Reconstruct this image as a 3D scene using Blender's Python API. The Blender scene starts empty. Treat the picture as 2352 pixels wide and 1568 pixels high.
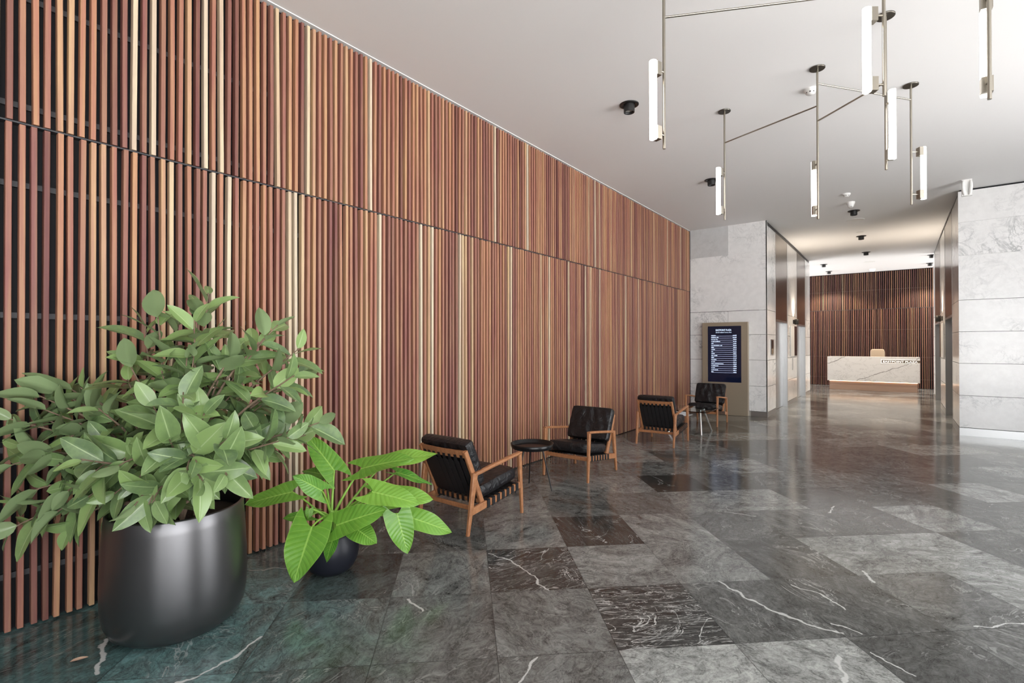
import bpy, math, random
import numpy as np
from mathutils import Vector, Matrix
R = math.radians
sc = bpy.context.scene
COL = sc.collection

# ------------------------------------------------------------------ camera
YAW, PITCH, ROLL, FPX = R(37.52985), R(0.35104), R(-0.08024), 1150.965
CAM = Vector((3.66527, 0.0, 1.5))
fw = Vector((-math.sin(YAW)*math.cos(PITCH), math.cos(YAW)*math.cos(PITCH), math.sin(PITCH)))
rt = Vector((math.cos(YAW), math.sin(YAW), 0.0))
up = rt.cross(fw)
rt2 = rt*math.cos(ROLL) + up*math.sin(ROLL)
up2 = -rt*math.sin(ROLL) + up*math.cos(ROLL)
cd = bpy.data.cameras.new('camera')
cam = bpy.data.objects.new('camera', cd); COL.objects.link(cam)
cd.sensor_width = 36.0; cd.sensor_fit = 'HORIZONTAL'; cd.lens = FPX*36.0/2352.0
cd.clip_start = 0.05; cd.clip_end = 200
cam.matrix_world = Matrix(((rt2.x, up2.x, -fw.x, CAM.x), (rt2.y, up2.y, -fw.y, CAM.y), (rt2.z, up2.z, -fw.z, CAM.z), (0, 0, 0, 1)))
sc.camera = cam

# ------------------------------------------------------------------ view + world
sc.view_settings.view_transform = 'Standard'
sc.view_settings.look = 'None'
sc.view_settings.gamma = 1.0
sc.view_settings.use_curve_mapping = False
sc.view_settings.exposure = 0.28
sc.cycles.max_bounces = 7
SKY, GROUND = 5.2, 10.2
w = bpy.data.worlds.new('daylight'); sc.world = w; w.use_nodes = True
wn, wl = w.node_tree.nodes, w.node_tree.links
wn.clear()
wo = wn.new('ShaderNodeOutputWorld'); wb = wn.new('ShaderNodeBackground'); wl.new(wb.outputs[0], wo.inputs[0])
tc = wn.new('ShaderNodeTexCoord'); sp = wn.new('ShaderNodeSeparateXYZ'); wl.new(tc.outputs['Generated'], sp.inputs[0])
mr = wn.new('ShaderNodeMapRange'); mr.inputs['From Min'].default_value = -0.05; mr.inputs['From Max'].default_value = 0.05
wl.new(sp.outputs['Z'], mr.inputs['Value'])
mx = wn.new('ShaderNodeMix'); mx.data_type = 'RGBA'
wl.new(mr.outputs[0], mx.inputs[0])
mx.inputs[6].default_value = (1.0*GROUND, 0.985*GROUND, 0.965*GROUND, 1)
mx.inputs[7].default_value = (0.95*SKY, 0.98*SKY, 1.0*SKY, 1)
wl.new(mx.outputs[2], wb.inputs['Color']); wb.inputs['Strength'].default_value = 1.0

H = 4.0408      # ceiling height
XL, YL, XR, YR, YB = 1.5591, 11.3243, 4.4772, 11.0454, 21.6567

def lamp(name, kind, loc, energy, color=(1, 1, 1), target=None, size=0.1, angle=60, blend=0.5, parent=None):
    ld = bpy.data.lights.new(name, kind); ld.energy = energy; ld.color = color
    if kind == 'SPOT': ld.spot_size = R(angle); ld.spot_blend = blend; ld.shadow_soft_size = size
    elif kind == 'AREA': ld.size = size
    else: ld.shadow_soft_size = size
    o = bpy.data.objects.new(name, ld); COL.objects.link(o); o.location = loc
    if target is not None:
        d = Vector(target)-Vector(loc); o.rotation_euler = d.to_track_quat('-Z', 'Y').to_euler()
    if parent: o.parent = parent
    return o

# ------------------------------------------------------------------ mesh helper
class MB:
    def __init__(s): s.v, s.f, s.uv, s.sm = [], [], {}, []
    def add(s, vs, fs, smooth=False, uvs=None):
        b = len(s.v); s.v += [tuple(p) for p in vs]
        for i, f in enumerate(fs):
            s.f.append(tuple(b+k for k in f)); s.sm.append(smooth)
        if uvs is not None:
            for i, q in enumerate(uvs): s.uv[b+i] = q
        return s
    def box(s, x0, x1, y0, y1, z0, z1):
        v = [(x, y, z) for z in (z0, z1) for y in (y0, y1) for x in (x0, x1)]
        return s.add(v, [(0, 2, 3, 1), (4, 5, 7, 6), (0, 1, 5, 4), (2, 6, 7, 3), (0, 4, 6, 2), (1, 3, 7, 5)])
    def bar(s, a, b, w0, d0, w1=None, d1=None, side=(1, 0, 0), ch=0.18):
        """tapered square bar with chamfered edges from a to b; w along side, d across"""
        w1 = w0 if w1 is None else w1; d1 = d0 if d1 is None else d1
        a, b = Vector(a), Vector(b); t = (b-a).normalized(); sd = Vector(side); sd = (sd-t*sd.dot(t)).normalized(); n = t.cross(sd)
        vs = []
        for p, ww, dd in ((a, w0, d0), (b, w1, d1)):
            c = ch*min(ww, dd)
            for (i, j) in ((1, 1), (-1, 1), (-1, -1), (1, -1)):
                q = [(i*ww/2, j*(dd/2-c)), (i*(ww/2-c), j*dd/2)]
                if i*j < 0: q.reverse()
                for x, y in q: vs.append(p+sd*x+n*y)
        fs = [(k, (k+1) % 8, 8+(k+1) % 8, 8+k) for k in range(8)]+[tuple(range(7, -1, -1)), tuple(range(8, 16))]
        return s.add(vs, fs)
    def tube(s, pts, rad, n=10, cap=True):
        pts = [Vector(p) for p in pts]; rad = rad if isinstance(rad, (list, tuple)) else [rad]*len(pts)
        vs = []; ref = None
        for i, p in enumerate(pts):
            t = (pts[min(i+1, len(pts)-1)]-pts[max(i-1, 0)]).normalized()
            if ref is None: ref = t.orthogonal().normalized()
            ref = (ref-t*ref.dot(t)).normalized(); b = t.cross(ref)
            for k in range(n):
                a = 2*math.pi*k/n; vs.append(p+(ref*math.cos(a)+b*math.sin(a))*rad[i])
        fs = [(i*n+k, i*n+(k+1) % n, (i+1)*n+(k+1) % n, (i+1)*n+k) for i in range(len(pts)-1) for k in range(n)]
        s.add(vs, fs, True)
        if cap:
            e = (len(pts)-1)*n
            s.add(vs[:n], [tuple(range(n-1, -1, -1))]); s.add(vs[e:e+n], [tuple(range(n))])
        return s
    def lathe(s, prof, c=(0, 0, 0), n=40, smooth=True, capb=True, capt=True):
        c = Vector(c); vs = [c+Vector((r*math.cos(2*math.pi*k/n), r*math.sin(2*math.pi*k/n), z)) for r, z in prof for k in range(n)]
        m = len(prof)
        s.add(vs, [(i*n+k, i*n+(k+1) % n, (i+1)*n+(k+1) % n, (i+1)*n+k) for i in range(m-1) for k in range(n)], smooth)
        if capb: s.add(vs[:n], [tuple(range(n-1, -1, -1))])
        if capt: s.add(vs[-n:], [tuple(range(n))])
        return s
    def grid(s, P, uv=False, smooth=True):
        a, b = len(P), len(P[0]); vs = [q for row in P for q in row]
        fs = [(i*b+j, i*b+j+1, (i+1)*b+j+1, (i+1)*b+j) for i in range(a-1) for j in range(b-1)]
        u = [(i/(a-1), j/(b-1)) for i in range(a) for j in range(b)] if uv else None
        return s.add(vs, fs, smooth, u)
    def build(s, name, mat, parent=None):
        me = bpy.data.meshes.new(name); me.from_pydata(s.v, [], s.f); me.update()
        me.polygons.foreach_set('use_smooth', s.sm)
        if s.uv:
            l = me.uv_layers.new(name='uv')
            for lp in me.loops: l.data[lp.index].uv = s.uv.get(lp.vertex_index, (0, 0))
        o = bpy.data.objects.new(name, me); COL.objects.link(o)
        if mat: me.materials.append(mat)
        if parent: o.parent = parent
        return o

def cushion(mb, W, D, T, M, nx=16, ny=16, p=6.0, bulge=0.35, wob=0.0, seed=0, crease=0.0):
    """soft boxy cushion, M maps local coords"""
    rnd = random.Random(seed); ph = [rnd.uniform(0, 6.3) for _ in range(6)]
    def pt(a, b, c):
        m = (abs(a)**p+abs(b)**p+abs(c)**p)**(1/p); a, b, c = a/m, b/m, c/m
        z = c*(1+bulge*(1-a*a)*(1-b*b))
        z += wob*math.sin(5*a+ph[0]+2*b)*math.sin(3*b+ph[1])*(1-a**4)*(1-b**4)
        if crease: z += crease*c*(math.sin(10*a*(1.3+.5*b)+ph[2])+.6*math.sin(17*a-5*b+ph[3])+.5*math.sin(8*b+4*a+ph[4]))*(1-a**4)*(1-b**4)
        return M @ Vector((a*W/2, b*D/2, z*T/2))
    N = nx; nz = 5
    L = lambda n: [math.tan(R(40)*(2*i/n-1))/math.tan(R(40)) for i in range(n+1)]
    g, h = L(N), L(nz)
    for c in (1, -1):
        mb.grid([[pt(a, b*c, c) for b in g] for a in g][::-1])
        mb.grid([[pt(a*c, c, z) for z in h] for a in g][::1])
        mb.grid([[pt(c, -b*c, z) for z in h] for b in g])

def tag(o, label=None, cat=None, group=None, kind=None):
    if label: o['label'] = label
    if cat: o['category'] = cat
    if group: o['group'] = group
    if kind: o['kind'] = kind
    return o
def thing(name, loc, label, cat, rz=0, group=None):
    o = bpy.data.objects.new(name, None); COL.objects.link(o); o.location = loc; o.rotation_euler = (0, 0, rz)
    o.empty_display_size = 0.1
    return tag(o, label, cat, group)
def struct(mb, name, mat, parent=None):
    o = mb.build(name, mat, parent); 
    if parent is None: o['kind'] = 'structure'
    return o
def copy_tree(o, parent=None):
    c = o.copy(); COL.objects.link(c)
    if parent: c.parent = parent
    for ch in list(o.children): copy_tree(ch, c)
    return c

# ------------------------------------------------------------------ materials
def mat(name, col=(0.5, 0.5, 0.5), rough=0.5, metal=0.0, spec=0.5, emit=None, es=0.0, bump=None, coat=0.0):
    m = bpy.data.materials.new(name); m.use_nodes = True
    n, l = m.node_tree.nodes, m.node_tree.links; b = n['Principled BSDF']
    b.inputs['Base Color'].default_value = (*col, 1); b.inputs['Roughness'].default_value = rough
    b.inputs['Metallic'].default_value = metal; b.inputs['Specular IOR Level'].default_value = spec
    b.inputs['Coat Weight'].default_value = coat
    if emit: b.inputs['Emission Color'].default_value = (*emit, 1); b.inputs['Emission Strength'].default_value = es
    if bump:
        t = n.new('ShaderNodeTexCoord'); x = n.new('ShaderNodeTexNoise'); x.inputs['Scale'].default_value = bump[0]; x.inputs['Detail'].default_value = 4
        x.inputs['Distortion'].default_value = bump[2] if len(bump) > 2 else 0
        l.new(t.outputs['Object'], x.inputs['Vector']); bp = n.new('ShaderNodeBump'); bp.inputs['Strength'].default_value = bump[1]; bp.inputs['Distance'].default_value = 0.02
        l.new(x.outputs[0], bp.inputs['Height']); l.new(bp.outputs[0], b.inputs['Normal'])
    return m
class NT:
    def __init__(s, m): s.n, s.l = m.node_tree.nodes, m.node_tree.links; s.b = s.n['Principled BSDF']
    def set(s, i, v):
        if isinstance(v, bpy.types.NodeSocket): s.l.new(v, i)
        else: i.default_value = v
    def math(s, op, a, b=None, c=None, clamp=False):
        q = s.n.new('ShaderNodeMath'); q.operation = op; q.use_clamp = clamp
        for i, v in enumerate((a, b, c)):
            if v is not None: s.set(q.inputs[i], v)
        return q.outputs[0]
    def vm(s, op, a, b=None, scale=None):
        q = s.n.new('ShaderNodeVectorMath'); q.operation = op; s.set(q.inputs[0], a)
        if b is not None: s.set(q.inputs[1], b)
        if scale is not None: s.set(q.inputs['Scale'], scale)
        return q.outputs['Value'] if op in ('DOT_PRODUCT', 'LENGTH', 'DISTANCE') else q.outputs[0]
    dim = '3D'
    def noise(s, vec, scale, detail=4, rough=0.5, dist=0.0):
        q = s.n.new('ShaderNodeTexNoise'); q.noise_dimensions = s.dim; s.set(q.inputs['Vector'], vec); q.inputs['Scale'].default_value = scale
        q.inputs['Detail'].default_value = detail; q.inputs['Roughness'].default_value = rough; q.inputs['Distortion'].default_value = dist
        return q
    def attr(s, name):
        q = s.n.new('ShaderNodeAttribute'); q.attribute_name = name; return q
    def obj(s):
        return s.n.new('ShaderNodeTexCoord').outputs['Object']
    def ramp(s, f, stops, interp='LINEAR'):
        q = s.n.new('ShaderNodeValToRGB'); q.color_ramp.interpolation = interp; s.set(q.inputs[0], f); e = q.color_ramp.elements
        while len(e) < len(stops): e.new(0.5)
        for i, (p, c) in enumerate(stops): e[i].position = p; e[i].color = (*c, 1) if len(c) == 3 else c
        return q.outputs[0]
    def mix(s, f, a, b, mode='MIX'):
        q = s.n.new('ShaderNodeMix'); q.data_type = 'RGBA'; q.blend_type = mode; s.set(q.inputs[0], f)
        for i, v in ((6, a), (7, b)):
            s.set(q.inputs[i], v if isinstance(v, bpy.types.NodeSocket) else (*v, 1))
        return q.outputs[2]
    def maprange(s, v, a, b, c=0.0, d=1.0):
        q = s.n.new('ShaderNodeMapRange'); q.interpolation_type = 'SMOOTHSTEP'
        for i, x in zip(('Value', 'From Min', 'From Max', 'To Min', 'To Max'), (v, a, b, c, d)): s.set(q.inputs[i], x)
        return q.outputs[0]
    def bump(s, h, strength, dist=0.01):
        q = s.n.new('ShaderNodeBump'); q.inputs['Strength'].default_value = strength; q.inputs['Distance'].default_value = dist
        s.l.new(h, q.inputs['Height']); s.l.new(q.outputs[0], s.b.inputs['Normal'])

M_ceil = mat('ceiling_paint', (0.86, 0.855, 0.86), 0.6, spec=0.3)
M_sidewall = mat('grey_wall_paint', (0.30, 0.30, 0.30), 0.6)
M_white = mat('white_paint', (0.82, 0.82, 0.82), 0.5)
M_plastic = mat('white_plastic', (0.85, 0.85, 0.84), 0.35)
M_blackback = mat('black_backing', (0.0065, 0.007, 0.0095), 0.65, spec=0.3)
M_batten = mat('black_batten', (0.042, 0.044, 0.050), 0.5)
M_black = mat('matte_black', (0.012, 0.012, 0.013), 0.42)
M_lens = mat('lamp_lens', (0.7, 0.7, 0.68), 0.15, spec=0.8)
M_steel = mat('brushed_steel', (0.52, 0.52, 0.52), 0.3, 1.0)
M_chrome = mat('chrome', (0.90, 0.90, 0.90), 0.28, 1.0)
M_bronze = mat('bronze_panel', (0.20, 0.165, 0.135), 0.22, 1.0)
M_nickel = mat('aged_nickel', (0.36, 0.33, 0.28), 0.32, 1.0)
M_darknickel = mat('dark_nickel', (0.14, 0.13, 0.115), 0.35, 1.0)
M_tube = mat('led_tube', (1, 1, 1), 0.4, emit=(1.0, 0.95, 0.88), es=9.0)
M_gold = mat('bronze_paint', (0.36, 0.30, 0.225), 0.42, 0.35)
M_screen = mat('screen_glass', (0.004, 0.005, 0.010), 0.12, emit=(0.004, 0.008, 0.03), es=0.4)
M_ink = mat('screen_text', (0.3, 0.3, 0.3), 0.5, emit=(0.62, 0.76, 1.0), es=0.9)
M_inkd = mat('screen_line', (0.2, 0.2, 0.3), 0.5, emit=(0.36, 0.42, 0.62), es=0.75)
M_leather = mat('black_leather', (0.010, 0.010, 0.012), 0.36, spec=0.45, bump=(7, 0.9, 2.2))
M_strap = mat('black_webbing', (0.010, 0.010, 0.012), 0.5)
M_tray = mat('black_lacquer', (0.008, 0.008, 0.009), 0.25, spec=0.4)
M_legblack = mat('black_metal', (0.02, 0.02, 0.022), 0.3, 0.6)
M_pot = mat('satin_black_pot', (0.165, 0.162, 0.168), 0.33, 0.92)
M_potblue = mat('matte_black_pot', (0.012, 0.013, 0.020), 0.4, spec=0.4)
M_soil = mat('soil', (0.03, 0.022, 0.016), 0.9, bump=(60, 0.8))
M_darkglass = mat('dark_glass', (0.02, 0.02, 0.022), 0.08)
M_led = mat('warm_led', (1, 1, 1), 0.5, emit=(1.0, 0.66, 0.42), es=3.4)
M_sign = mat('sign_letter', (1, 1, 1), 0.5, emit=(1.0, 0.90, 0.80), es=0.8)
M_signband = mat('sign_band', (0.17, 0.14, 0.11), 0.4)
for q in (M_screen, M_ink, M_inkd, M_sign): q.cycles.emission_sampling = 'NONE'
M_beige = mat('beige_fabric', (0.36, 0.28, 0.20), 0.8)
M_dryleaf = mat('dried_leaf', (0.52, 0.36, 0.26), 0.7)
M_sconce = mat('sconce_metal', (0.03, 0.027, 0.024), 0.4, 0.5)
M_magazine = mat('white_tray_metal', (0.75, 0.76, 0.78), 0.3)

def glass_mat():
    m = bpy.data.materials.new('table_glass'); m.use_nodes = True
    b = m.node_tree.nodes['Principled BSDF']; b.inputs['Base Color'].default_value = (0.80, 0.90, 0.87, 1)
    b.inputs['Roughness'].default_value = 0.02; b.inputs['Transmission Weight'].default_value = 1.0; b.inputs['IOR'].default_value = 1.3
    return m
M_glass = glass_mat()

def slat_mat(name, gain=1.0):
    m = mat(name, rough=0.48, spec=0.35); t = NT(m)
    tone = t.attr('tone').outputs['Fac']; seed = t.attr('seed').outputs['Fac']
    base = t.ramp(tone, [(0.0, (0.150, 0.058, 0.047)), (0.20, (0.245, 0.110, 0.085)), (0.42, (0.330, 0.155, 0.106)), (0.62, (0.415, 0.203, 0.120)), (0.82, (0.455, 0.262, 0.155)), (0.90, (0.50, 0.33, 0.20)), (1.0, (0.60, 0.52, 0.40))])
    P = t.obj(); off = t.n.new('ShaderNodeCombineXYZ'); t.l.new(seed, off.inputs[0]); t.l.new(seed, off.inputs[2])
    Q = t.vm('ADD', t.vm('MULTIPLY', P, (30, 30, 1.1)), t.vm('SCALE', off.outputs[0], scale=37.0))
    n1 = t.noise(Q, 1.0, 3, 0.5, 0.4).outputs[0]
    G = t.vm('ADD', t.vm('MULTIPLY', P, (220, 220, 5)), t.vm('SCALE', off.outputs[0], scale=11.0))
    n2 = t.noise(G, 1.0, 3, 0.6).outputs[0]
    f = t.math('ADD', t.math('MULTIPLY', n1, 0.75), t.math('MULTIPLY', n2, 0.45)); f = t.math('ADD', f, 0.40)
    q = t.n.new('ShaderNodeHueSaturation'); t.l.new(base, q.inputs['Color']); q.inputs['Hue'].default_value = 0.5
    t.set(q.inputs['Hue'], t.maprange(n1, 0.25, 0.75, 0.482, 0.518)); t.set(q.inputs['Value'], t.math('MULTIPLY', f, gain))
    t.l.new(q.outputs[0], t.b.inputs['Base Color'])
    return m
M_slat = slat_mat('slat_timber', 1.0)
M_slat_dim = slat_mat('slat_timber_shaded', 0.45)  # same timber darkened, so the rear hall's dimness sits in the colour

def wood_mat():
    m = mat('oiled_oak', rough=0.42, spec=0.4); t = NT(m); P = t.obj()
    n1 = t.noise(t.vm('MULTIPLY', P, (14, 5, 5)), 3.0, 4, 0.6, 1.2).outputs[0]
    n2 = t.noise(t.vm('MULTIPLY', P, (90, 14, 14)), 3.0, 3, 0.6).outputs[0]
    f = t.math('ADD', t.math('MULTIPLY', n1, 0.7), t.math('MULTIPLY', n2, 0.3))
    t.l.new(t.ramp(f, [(0.25, (0.23, 0.092, 0.040)), (0.55, (0.39, 0.175, 0.080)), (0.8, (0.52, 0.265, 0.130))]), t.b.inputs['Base Color'])
    return m
M_wood = wood_mat()

def marble_mat(name, base=(0.74, 0.74, 0.74), vein=(0.36, 0.37, 0.38), amount=0.5, rough=0.16, cross=False):
    m = mat(name, rough=rough, spec=0.5); t = NT(m); P = t.obj()
    rn = t.attr('rnd').outputs['Vector']; Q = t.vm('ADD', P, t.vm('SCALE', rn, scale=9.0))
    n0 = t.noise(Q, 1.6, 6, 0.62, 1.4).outputs[0]
    v1 = t.maprange(t.math('ABSOLUTE', t.math('SUBTRACT', n0, 0.5)), 0.0, 0.032, 1.0, 0.0)
    n1 = t.noise(Q, 4.5, 7, 0.68, 1.0).outputs[0]
    v2 = t.maprange(t.math('ABSOLUTE', t.math('SUBTRACT', n1, 0.5)), 0.0, 0.035, 1.0, 0.0)
    n2 = t.noise(Q, 1.1, 4, 0.5).outputs[0]
    mask = t.maprange(n2, 0.42, 0.66)
    v = t.math('MULTIPLY', t.math('ADD', t.math('MULTIPLY', v1, 0.8), t.math('MULTIPLY', v2, 0.6)), mask, clamp=True)
    cloud = t.noise(Q, 9.0, 5, 0.6).outputs[0]
    c = t.mix(t.maprange(cloud, 0.3, 0.75), tuple(x*0.955 for x in base), tuple(min(1, x*1.03) for x in base))
    sep = t.n.new('ShaderNodeSeparateXYZ'); t.l.new(rn, sep.inputs[0])
    amt = t.math('MULTIPLY', t.math('ADD', sep.outputs[2], 0.35), amount)
    c = t.mix(t.math('MULTIPLY', v, amt, clamp=True), c, vein)
    sh = t.math('ADD', 0.92, t.math('MULTIPLY', sep.outputs[1], 0.1)); c = t.mix(1.0, c, (1, 1, 1), 'MULTIPLY') if False else c
    t.l.new(c, t.b.inputs['Base Color'])
    return m
M_marble = marble_mat('white_marble', base=(0.80, 0.80, 0.80), amount=0.75)
M_marblegrey = marble_mat('grey_marble', base=(0.56, 0.565, 0.57), amount=0.4)

def seg_distance(t, P, a, b):
    pa = t.vm('SUBTRACT', P, (a[0], a[1], a[2] if len(a) > 2 else 0)); ba = Vector(b)-Vector(a); ba = ba.to_3d() if len(ba) == 2 else ba
    h = t.math('MULTIPLY', t.vm('DOT_PRODUCT', pa, tuple(ba)), 1/ba.dot(ba), clamp=True)
    q = t.n.new('ShaderNodeVectorMath'); q.operation = 'SCALE'; q.inputs[0].default_value = tuple(ba); t.l.new(h, q.inputs['Scale'])
    return t.vm('LENGTH', t.vm('SUBTRACT', pa, q.outputs[0]))

VEINS = [([(2.762, 3.315), (3.018, 3.175), (3.267, 3.108), (3.433, 3.117)], 1.3), ([(3.383, 3.186), (3.505, 3.172)], 0.9), ([(3.143, 3.534), (3.282, 3.537), (3.423, 3.406)], 0.8),
 ([(3.482, 4.041), (3.544, 3.905)], 1.2), ([(3.437, 2.869), (3.467, 2.657)], 1.2), ([(1.33, 2.764), (1.56, 2.757), (1.971, 2.569)], 0.8), ([(1.385, 1.977), (1.546, 1.943)], 1.2),
 ([(0.463, 0.764), (0.762, 0.674)], 1.7), ([(1.128, 0.869), (1.141, 1.063), (1.067, 1.274)], 1.1), ([(3.182, 5.252), (3.194, 5.502)], 0.9), ([(2.436, 4.727), (2.693, 4.78)], 0.8),
 ([(0.237, 1.58), (0.394, 1.765)], 0.8), ([(3.987, 3.606), (4.2, 3.821)], 0.8), ([(2.326, 1.785), (2.284, 1.987)], 1.0), ([(1.87, 6.419), (2.118, 7.11)], 0.8), ([(3.557, 2.995), (3.72, 2.918)], 0.7)]
def floor_mat():
    m = mat('green_grey_marble_floor', rough=0.13, spec=0.36); t = NT(m); t.dim = '2D'
    P = t.obj(); tone = t.attr('tone').outputs['Fac']; ve = t.attr('vein').outputs['Fac']; rn = t.attr('rnd').outputs['Vector']
    sep = t.n.new('ShaderNodeSeparateXYZ'); t.l.new(rn, sep.inputs[0])
    vr = t.n.new('ShaderNodeVectorRotate'); vr.rotation_type = 'Z_AXIS'; t.l.new(P, vr.inputs['Vector']); t.l.new(t.math('MULTIPLY', sep.outputs[2], 6.283), vr.inputs['Angle'])
    Q = t.vm('ADD', vr.outputs[0], t.vm('SCALE', rn, scale=13.0))
    S = t.vm('MULTIPLY', Q, (0.78, 1.25, 1.0))
    c1 = t.noise(S, 3.0, 7, 0.70, 1.6).outputs[0]
    c2 = t.noise(S, 13.0, 7, 0.76, 1.5).outputs[0]
    c3 = t.noise(Q, 90.0, 4, 0.7).outputs[0]
    f = t.math('ADD', t.math('MULTIPLY', c1, 0.85), t.math('MULTIPLY', c2, 0.78)); f = t.math('ADD', f, t.math('MULTIPLY', c3, 0.30))
    f = t.math('SUBTRACT', t.math('MULTIPLY', f, 3.1), 1.88)
    f = t.math('MAXIMUM', f, 0.22)
    green = t.maprange(t.vm('DISTANCE', P, (0.60, 0.70, 0)), 0.3, 1.9, 1.0, 0.0)  # teal light cast around the near-left corner, painted into the stone colour
    teal_cast = t.math('MULTIPLY', t.math('ADD', t.math('MULTIPLY', c1, 1.7), 0.0), green, clamp=True)
    tint = t.mix(teal_cast, (0.965, 1.0, 0.965), (0.56, 1.06, 1.06))
    val = t.math('MULTIPLY', tone, f)
    q = t.n.new('ShaderNodeCombineColor'); [t.l.new(val, q.inputs[i]) for i in range(3)]
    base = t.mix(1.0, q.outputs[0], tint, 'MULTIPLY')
    # fine dark cracks
    d1 = t.maprange(t.math('ABSOLUTE', t.math('SUBTRACT', t.noise(S, 5.0, 7, 0.7, 1.2).outputs[0], 0.5)), 0.0, 0.02, 0.75, 0.0)
    base = t.mix(t.math('MULTIPLY', d1, 0.75), base, (0.012, 0.013, 0.013))
    # white veins
    n0 = t.noise(S, 2.3, 5, 0.6, 1.5).outputs[0]
    v1 = t.maprange(t.math('ABSOLUTE', t.math('SUBTRACT', n0, 0.5)), 0.0, 0.013, 1.0, 0.0)
    msk = t.maprange(t.noise(Q, 3.0, 3, 0.5).outputs[0], 0.46, 0.60)
    n3 = t.noise(t.vm('MULTIPLY', Q, (1.8, 11.0, 1.0)), 2.0, 6, 0.62, 0.6).outputs[0]
    v2 = t.maprange(t.math('ABSOLUTE', t.math('SUBTRACT', n3, 0.5)), 0.0, 0.022, 1.0, 0.0)
    heavy = t.maprange(ve, 0.45, 1.0)
    v = t.math('ADD', t.math('MULTIPLY', v1, t.math('MULTIPLY', t.math('ADD', msk, t.math('MULTIPLY', heavy, 0.25), clamp=True), t.math('ADD', ve, 0.22))), t.math('MULTIPLY', v2, t.math('MULTIPLY', heavy, 0.85)), clamp=True)
    # long veins where they run across the slabs
    wob = t.noise(P, 9.0, 3, 0.5); D = t.vm('ADD', P, t.vm('SCALE', t.vm('SUBTRACT', wob.outputs['Color'], (0.5, 0.5, 0.5)), scale=0.07)); D = t.vm('MULTIPLY', D, (1, 1, 0))
    best = None
    for pts, wd in VEINS:
        for a, b in zip(pts, pts[1:]):
            d = t.math('MULTIPLY', seg_distance(t, D, (*a, 0), (*b, 0)), 1/wd)
            best = d if best is None else t.math('MINIMUM', best, d)
    lv = t.maprange(t.math('ADD', best, t.math('MULTIPLY', t.math('SUBTRACT', c2, 0.5), 0.012)), 0.0035, 0.0085, 1.0, 0.0)
    v = t.math('MAXIMUM', v, lv)
    base = t.mix(t.math('MULTIPLY', v, 0.8), base, (0.62, 0.63, 0.62))
    t.l.new(base, t.b.inputs['Base Color'])
    t.l.new(t.maprange(c2, 0.3, 0.7, 0.10, 0.17), t.b.inputs['Roughness'])
    return m
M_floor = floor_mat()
M_grout = mat('floor_joint', (0.02, 0.02, 0.02), 0.5)

def desk_mat():
    m = mat('veined_white_stone', rough=0.2, spec=0.5); t = NT(m); P = t.obj()
    wob = t.noise(P, 7.0, 4, 0.6); D = t.vm('ADD', P, t.vm('SCALE', t.vm('SUBTRACT', wob.outputs['Color'], (0.5, 0.5, 0.5)), scale=0.10)); D = t.vm('MULTIPLY', D, (1, 0, 1))
    best = None
    for pts in ([(2.62, .30), (2.69, .37), (2.85, .40), (3.05, .51), (3.30, .60), (3.55, .72), (3.85, .82), (4.20, 1.06)], [(1.82, .86), (2.0, .92), (2.2, 1.04), (2.3, 1.09)]):
        for a, b in zip(pts, pts[1:]):
            d = seg_distance(t, D, (a[0], 0, a[1]), (b[0], 0, b[1])); best = d if best is None else t.math('MINIMUM', best, d)
    lv = t.maprange(best, 0.003, 0.014, 1.0, 0.0)
    n0 = t.noise(t.vm('MULTIPLY', P, (1.0, 1.0, 1.6)), 2.4, 6, 0.65, 1.2).outputs[0]
    v1 = t.math('MULTIPLY', t.maprange(t.math('ABSOLUTE', t.math('SUBTRACT', n0, 0.5)), 0.0, 0.02, 1.0, 0.0), 0.28)
    c = t.mix(t.math('MAXIMUM', t.math('MULTIPLY', lv, 0.8), v1), (0.74, 0.725, 0.715), (0.16, 0.14, 0.13))
    t.l.new(c, t.b.inputs['Base Color']); return m
M_desk = desk_mat()
M_plinth = mat('desk_plinth_stone', (0.42, 0.28, 0.21), 0.25)

def leaf_mat(name, dark, light, back, rough=0.30, veins=False, vein=(0.36, 0.50, 0.20)):
    m = mat(name, rough=rough, spec=0.65); t = NT(m)
    uv = t.n.new('ShaderNodeUVMap'); uv.uv_map = 'uv'; s = t.n.new('ShaderNodeSeparateXYZ'); t.l.new(uv.outputs[0], s.inputs[0])
    tone = t.attr('tone').outputs['Fac']
    av = t.math('ABSOLUTE', t.math('SUBTRACT', s.outputs[1], 0.5))
    c = t.mix(tone, dark, light)
    n = t.noise(t.obj(), 22.0, 4, 0.6).outputs[0]
    c = t.mix(t.math('MULTIPLY', t.maprange(n, 0.35, 0.7), 0.35), c, light)
    if veins:
        ph = t.math('FRACT', t.math('SUBTRACT', t.math('MULTIPLY', s.outputs[0], 11.0), t.math('MULTIPLY', av, 5.0)))
        lv = t.maprange(t.math('ABSOLUTE', t.math('SUBTRACT', ph, 0.5)), 0.0, 0.09, 0.34, 0.0)
        c = t.mix(lv, c, vein)
        t.bump(t.math('ABSOLUTE', t.math('SUBTRACT', ph, 0.5)), 0.5, 0.006)
    mid = t.maprange(av, 0.012, 0.035, 0.9, 0.0)
    edge = t.maprange(av, 0.468, 0.5, 0.0, 0.5)
    c = t.mix(t.math('MAXIMUM', mid, edge), c, vein)
    g = t.n.new('ShaderNodeNewGeometry'); c = t.mix(g.outputs['Backfacing'], c, back)
    t.l.new(c, t.b.inputs['Base Color'])
    tr = t.n.new('ShaderNodeBsdfTranslucent'); t.l.new(c, tr.inputs[0]); ms = t.n.new('ShaderNodeMixShader'); ms.inputs[0].default_value = 0.16
    out = t.n['Material Output']; t.l.new(t.b.outputs[0], ms.inputs[1]); t.l.new(tr.outputs[0], ms.inputs[2]); t.l.new(ms.outputs[0], out.inputs[0])
    return m
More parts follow.
